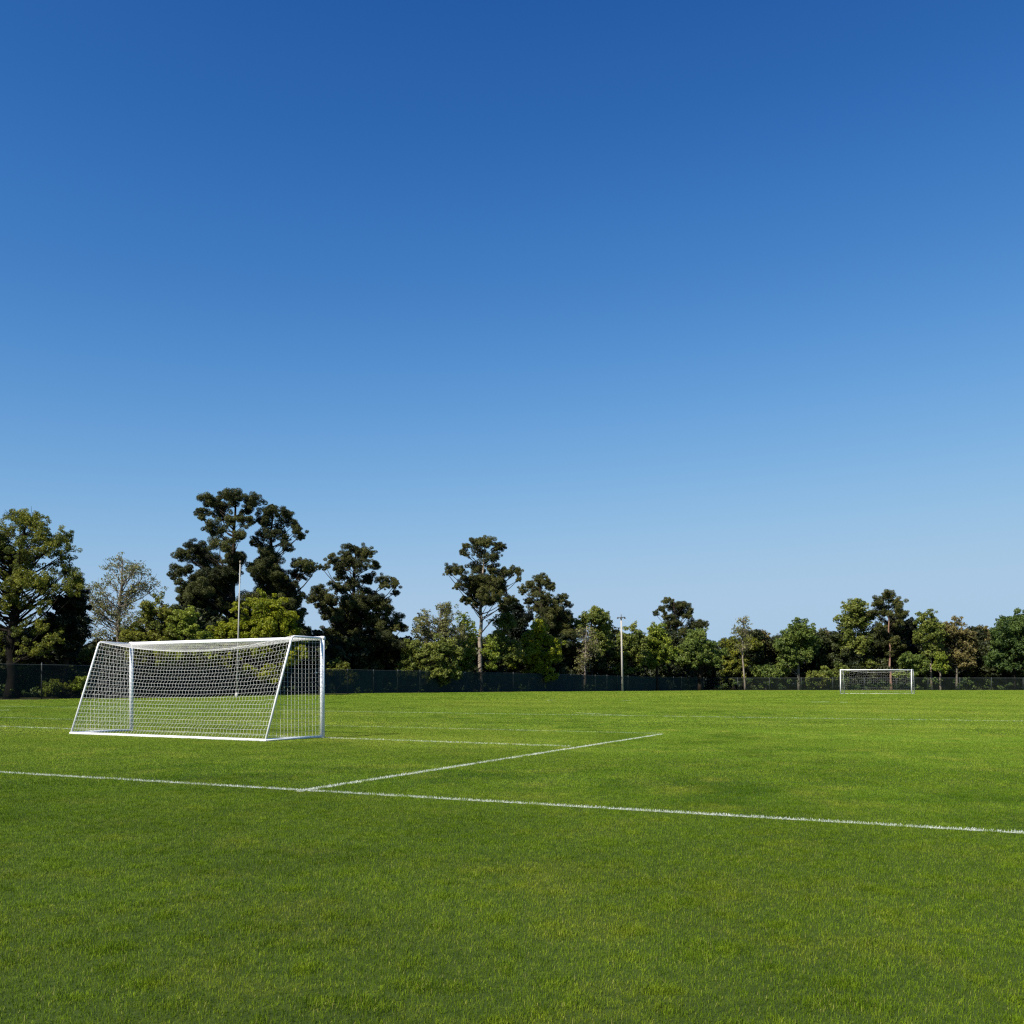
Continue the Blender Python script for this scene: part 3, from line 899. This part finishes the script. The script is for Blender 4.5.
tree('broadleaf_tree', 'green round-topped tree just left of the pale pole', 'tree', 592, 152,
     auto(14, [(592, 616, 16, 12), (600, 626, 14, 12), (580, 624, 10, 9), (600, 645, 14, 20)], 46, (4.5, 7)), [(592, 692, 1.7), (591, 650, 1.4), (592, 615, .5)], L_MIXED, dens=1.0, loose=.25, group=BG)
tree('thin_tree', 'nearly bare pale tree in front of the green round-topped tree by the pole', 'tree', 585, 147,
     auto(15, [(585, 640, 11, 16), (592, 645, 10, 14), (585, 664, 14, 12)], 36, (3, 5.5)), [(585, 692, 1.2), (585, 665, 1.0), (586, 640, .7), (587, 626, .3)], L_GREYG, M_BARK_PALE, leaf=1.6, dens=.24, twigs=7, loose=.5, group=BG)
tree('broadleaf_tree', 'olive tree with ragged top right behind the pale pole', 'tree', 632, 160,
     auto(16, [(630, 638, 17, 16), (640, 650, 14, 16), (620, 655, 14, 16), (626, 668, 16, 10)], 52, (4.5, 7)), [(632, 692, 1.5), (632, 650, 1.1), (632, 630, .4)], L_MIXED, dens=.95, loose=.3, group=BG)
tree('broadleaf_tree', 'yellow-green domed tree to the right of the pale pole', 'tree', 657, 165,
     auto(17, [(656, 636, 16, 14), (662, 650, 16, 16), (650, 655, 12, 14)], 46, (4.5, 7)), [(657, 692, 1.5), (657, 650, 1.1), (657, 630, .4)], L_LIME, dens=1.0, loose=.25, group=BG)
P19 = [(672, 603, 7), (683, 606, 6), (661, 609, 5), (690, 611, 4), (666, 600, 4), (665, 616, 5), (677, 612, 8), (676, 622, 8), (687, 616, 5), (695, 625, 7), (703, 624, 5), (668, 628, 7), (684, 630, 8), (656, 612, 3)]
tree('pine_tree', 'dark pine top showing above two green domed trees', 'tree', 676, 196, P19,
     [(676, 690, 2), (676, 640, 1.7), (675, 615, 1.0), (674, 600, .3)], L_PINE2, pine=True, group=PG, dens=1.2, jit=2)
tree('broadleaf_tree', 'broad green tree at the end of the screen fence below the small pine top', 'tree', 700, 178,
     auto(18, [(694, 642, 18, 15), (708, 650, 17, 17), (690, 660, 16, 12), (716, 655, 10, 12)], 62, (4.5, 7)), [(700, 691, 1.8), (700, 655, 1.3), (699, 635, .4)], L_GREEN, dens=1.05, loose=.25, group=BG)
# right-hand wood edge
tree('thin_tree', 'slender tree with pale bare trunk and wispy top at the start of the chain link', 'tree', 743, 187,
     auto(19, [(743, 627, 12, 11), (738, 634, 8, 8), (750, 634, 6, 8), (742, 645, 12, 8)], 34, (2.6, 4.5)), [(745, 691, .85), (743, 665, .75), (743, 640, .55), (743, 620, .2)], L_GREYG, M_BARK_PALE, leaf=1.5, dens=.26, twigs=6, loose=.5, group=BG)
tree('broadleaf_tree', 'olive tree behind the slender pale-trunked tree', 'tree', 734, 194,
     auto(20, [(734, 650, 14, 16), (752, 648, 14, 15), (745, 668, 16, 14), (730, 668, 10, 12)], 56, (4.5, 6.5)), [(734, 690, 1.3), (735, 655, 1.0), (736, 640, .4)], L_OLIVE, dens=.9, loose=.3, group=BG)
tree('broadleaf_tree', 'brown-green tree between the slender tree and the rounded green tree', 'tree', 764, 200,
     auto(21, [(764, 640, 9, 12), (768, 655, 12, 14)], 30, (4, 6)), [(764, 690, 1.3), (764, 655, 1), (765, 632, .4)], L_BROWN, dens=.95, loose=.3, group=BG)
tree('broadleaf_tree', 'small low green tree left of the rounded green tree', 'tree', 766, 190,
     auto(22, [(764, 672, 15, 9), (778, 674, 10, 8)], 28, (3.5, 5.5)), [(766, 691, .9), (766, 680, .7), (766, 668, .3)], L_GREEN, dens=1, loose=.3, group=BG)
tree('broadleaf_tree', 'rounded green tree with its trunk showing left of the distant goal', 'tree', 798, 190,
     auto(23, [(798, 632, 17, 14), (808, 640, 10, 13), (788, 645, 14, 15), (800, 652, 16, 12), (785, 662, 10, 9)], 64, (4.5, 6.8)), [(799, 691, 1.3), (798, 660, 1.2), (798, 635, .5)], L_GREEN, M_BARK_GREY, dens=.95, loose=.3, group=BG)
tree('broadleaf_tree', 'brownish tree in the gap left of the distant goal', 'tree', 824, 200,
     auto(24, [(824, 640, 11, 14), (820, 660, 14, 14), (836, 655, 10, 14)], 44, (4.5, 6.5)), [(824, 690, 1.3), (824, 655, 1), (824, 635, .4)], L_BROWN, dens=.95, loose=.3, group=BG)
tree('shrub', 'dense green shrub beside the left post of the distant goal', 'shrub', 828, 188,
     auto(25, [(826, 676, 13, 12), (812, 680, 8, 8), (840, 674, 10, 14)], 36, (4, 6)), [(828, 691, .8), (828, 680, .6), (828, 670, .3)], L_MIXED, dens=1, loose=.25)
tree('broadleaf_tree', 'tall olive-green tree behind the left half of the distant goal', 'tree', 862, 195,
     auto(26, [(857, 608, 14, 11), (848, 620, 11, 12), (864, 620, 13, 12), (845, 640, 12, 14), (862, 645, 15, 16), (870, 665, 12, 10)], 80, (4.5, 6.8)), [(865, 690, 1.0), (864, 655, 1.0), (860, 615, .4)], L_MIXED, M_BARK_GREY, dens=.85, loose=.3, group=BG)
P27 = [(889, 596, 8), (878, 601, 6), (899, 602, 6), (884, 610, 8), (897, 612, 8), (904, 613, 4), (875, 613, 6), (889, 621, 8), (879, 627, 6), (899, 624, 6), (886, 634, 6), (893, 640, 6), (880, 642, 6), (875, 604, 4), (889, 650, 7), (900, 645, 5)]
tree('pine_tree', 'dark pine with reddish trunk rising behind the distant goal', 'tree', 890, 192, P27,
     [(891.5, 690.5, 1.2), (890, 665, 1.0), (889, 630, .7), (889, 598, .3)], L_PINE2, M_BARK_RED, limb_bark=M_BARK, pine=True, group=PG, dens=1.15, jit=2)
tree('evergreen_tree', 'shadowy dark evergreen between the reddish pine and the pale-trunked green tree', 'tree', 908, 198,
     auto(28, [(909, 632, 10, 16), (915, 648, 9, 14), (878, 662, 10, 10)], 32, (4.5, 6.5)), [(908, 690, 1.4), (908, 655, 1), (908, 625, .4)], L_EVER, dens=1.25)
tree('broadleaf_tree', 'leafy green tree low beside the right post of the distant goal', 'tree', 912, 189,
     auto(29, [(909, 662, 13, 12), (918, 668, 12, 12), (905, 674, 10, 8)], 42, (4, 6)), [(912, 691, .9), (912, 675, .7), (911, 658, .3)], L_GREEN, dens=1, loose=.3, group=BG)
tree('broadleaf_tree', 'green tree on a straight pale trunk just right of the distant goal', 'tree', 930, 189,
     auto(30, [(928, 621, 13, 10), (936, 632, 11, 12), (922, 634, 9, 12), (932, 650, 10, 10)], 50, (4, 6.3)), [(931.5, 691, 1.2), (930, 655, 1.0), (929, 620, .4)], L_MIXED, M_BARK_PALE, dens=.8, loose=.35, group=BG)
tree('broadleaf_tree', 'brown-tinged spreading tree between the pale trunk and the dark right-edge tree', 'tree', 957, 192,
     auto(31, [(955, 630, 14, 13), (966, 640, 12, 14), (948, 652, 15, 16), (965, 660, 14, 14)], 66, (4, 6.5)), [(957, 691, 1.1), (957, 660, 1.0), (956, 628, .4)], L_BROWN, M_BARK_GREY, dens=.75, twigs=2, loose=.4, group=BG)
tree('broadleaf_tree', 'tall brown-topped tree peeking up behind the dark right-edge tree', 'tree', 983, 204,
     auto(32, [(982, 634, 10, 12), (980, 652, 13, 16), (992, 645, 9, 12)], 42, (4, 6.5)), [(983, 690, 1.2), (983, 655, 1.0), (982, 628, .4)], L_BROWN, dens=.85, loose=.35, group=BG)
tree('broadleaf_tree', 'big deep green tree filling the right end of the tree line', 'tree', 1014, 188,
     auto(33, [(1016, 626, 22, 17), (1004, 640, 16, 15), (1030, 645, 24, 24), (1000, 660, 18, 12), (1018, 668, 20, 10)], 100, (5, 7.5)), [(1013, 691, 1.8), (1013, 655, 1.5), (1015, 620, .5)], L_DEEP, dens=1.05, loose=.3, group=BG)
tree('thin_tree', 'short pale-stemmed young tree by the chain link between the two trunks', 'tree', 940, 186.5,
     auto(34, [(940, 666, 9, 8), (942, 658, 7, 6)], 18, (3, 5)), [(940.5, 691, .9), (940, 675, .8), (940, 660, .3)], L_LIME, M_BARK_PALE, dens=.7, loose=.4)
tree('shrub', 'sunlit green shrub low behind the mesh fence at left', 'shrub', 62, 69.5,
     auto(35, [(58, 688, 18, 7), (78, 685, 9, 8), (44, 691, 10, 4)], 26, (3.5, 6)), [(62, 699, .8), (62, 692, .5), (62, 686, .3)], L_LIME, dens=.7, loose=.4)
tree('shrub', 'olive shrub below the thin grey-green tree behind the goal corner', 'shrub', 96, 74,
     auto(36, [(95, 658, 16, 12), (110, 668, 18, 16), (88, 680, 8, 8)], 34, (5, 7)), [(98, 699, 1), (98, 680, .7), (98, 660, .3)], L_OLIVE, dens=.7, loose=.35)

# the wood behind the edge trees: one far mass nobody could count, and the scrub along its foot
r = np.random.default_rng(77)
C, R, T = [], [], []
for px in np.arange(-170, 1230, 5.0):
    dep = fence_depth(min(px, 706)) + 16
    top = np.interp(px, [-170, 60, 105, 130, 180, 300, 312, 330, 395, 425, 450, 600, 720, 860, 1230], [628, 632, 646, 640, 616, 616, 640, 645, 645, 655, 645, 643, 644, 636, 636])
    top += 5 * math.sin(px * .09) + 3 * math.sin(px * .23 + 1)
    y = 690.0
    while y > top:
        dd = dep + r.uniform(-7, 10)
        C.append(at(px + r.normal(0, 3), y, dd)); R.append(r.uniform(9, 13) * dep / F); T.append(r.uniform(.1, .9)); y -= 6.5
s0 = 130 / F
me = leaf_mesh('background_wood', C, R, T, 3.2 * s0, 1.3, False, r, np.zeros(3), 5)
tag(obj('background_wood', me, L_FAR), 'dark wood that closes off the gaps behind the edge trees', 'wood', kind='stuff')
C, R, T = [], [], []
for px in np.arange(-150, 1200, 4.0):
    dep = fence_depth(min(px, 706)) + r.uniform(1.2, 6)
    lim = 7 if px < 320 else 4
    if r.uniform() < (.75 if px > 725 else .55):
        q = r.uniform(2.0, lim)
        gz = CAMZ - 0.0
        z = ground_z(0, dep) + q * .6 * dep / F + r.uniform(0, 1.6 if px > 725 else .7)
        C.append(np.array([(px - CX) / F * dep, dep, z])); R.append(q * dep / F); T.append(r.uniform(0, 1))
me = leaf_mesh('undergrowth', C, R, T, 1.8 * s0, .8, False, r, np.zeros(3), 5, .8, .3)
tag(obj('undergrowth', me, L_DEEP), 'low scrub and weeds growing along the fence foot', 'undergrowth', kind='stuff')
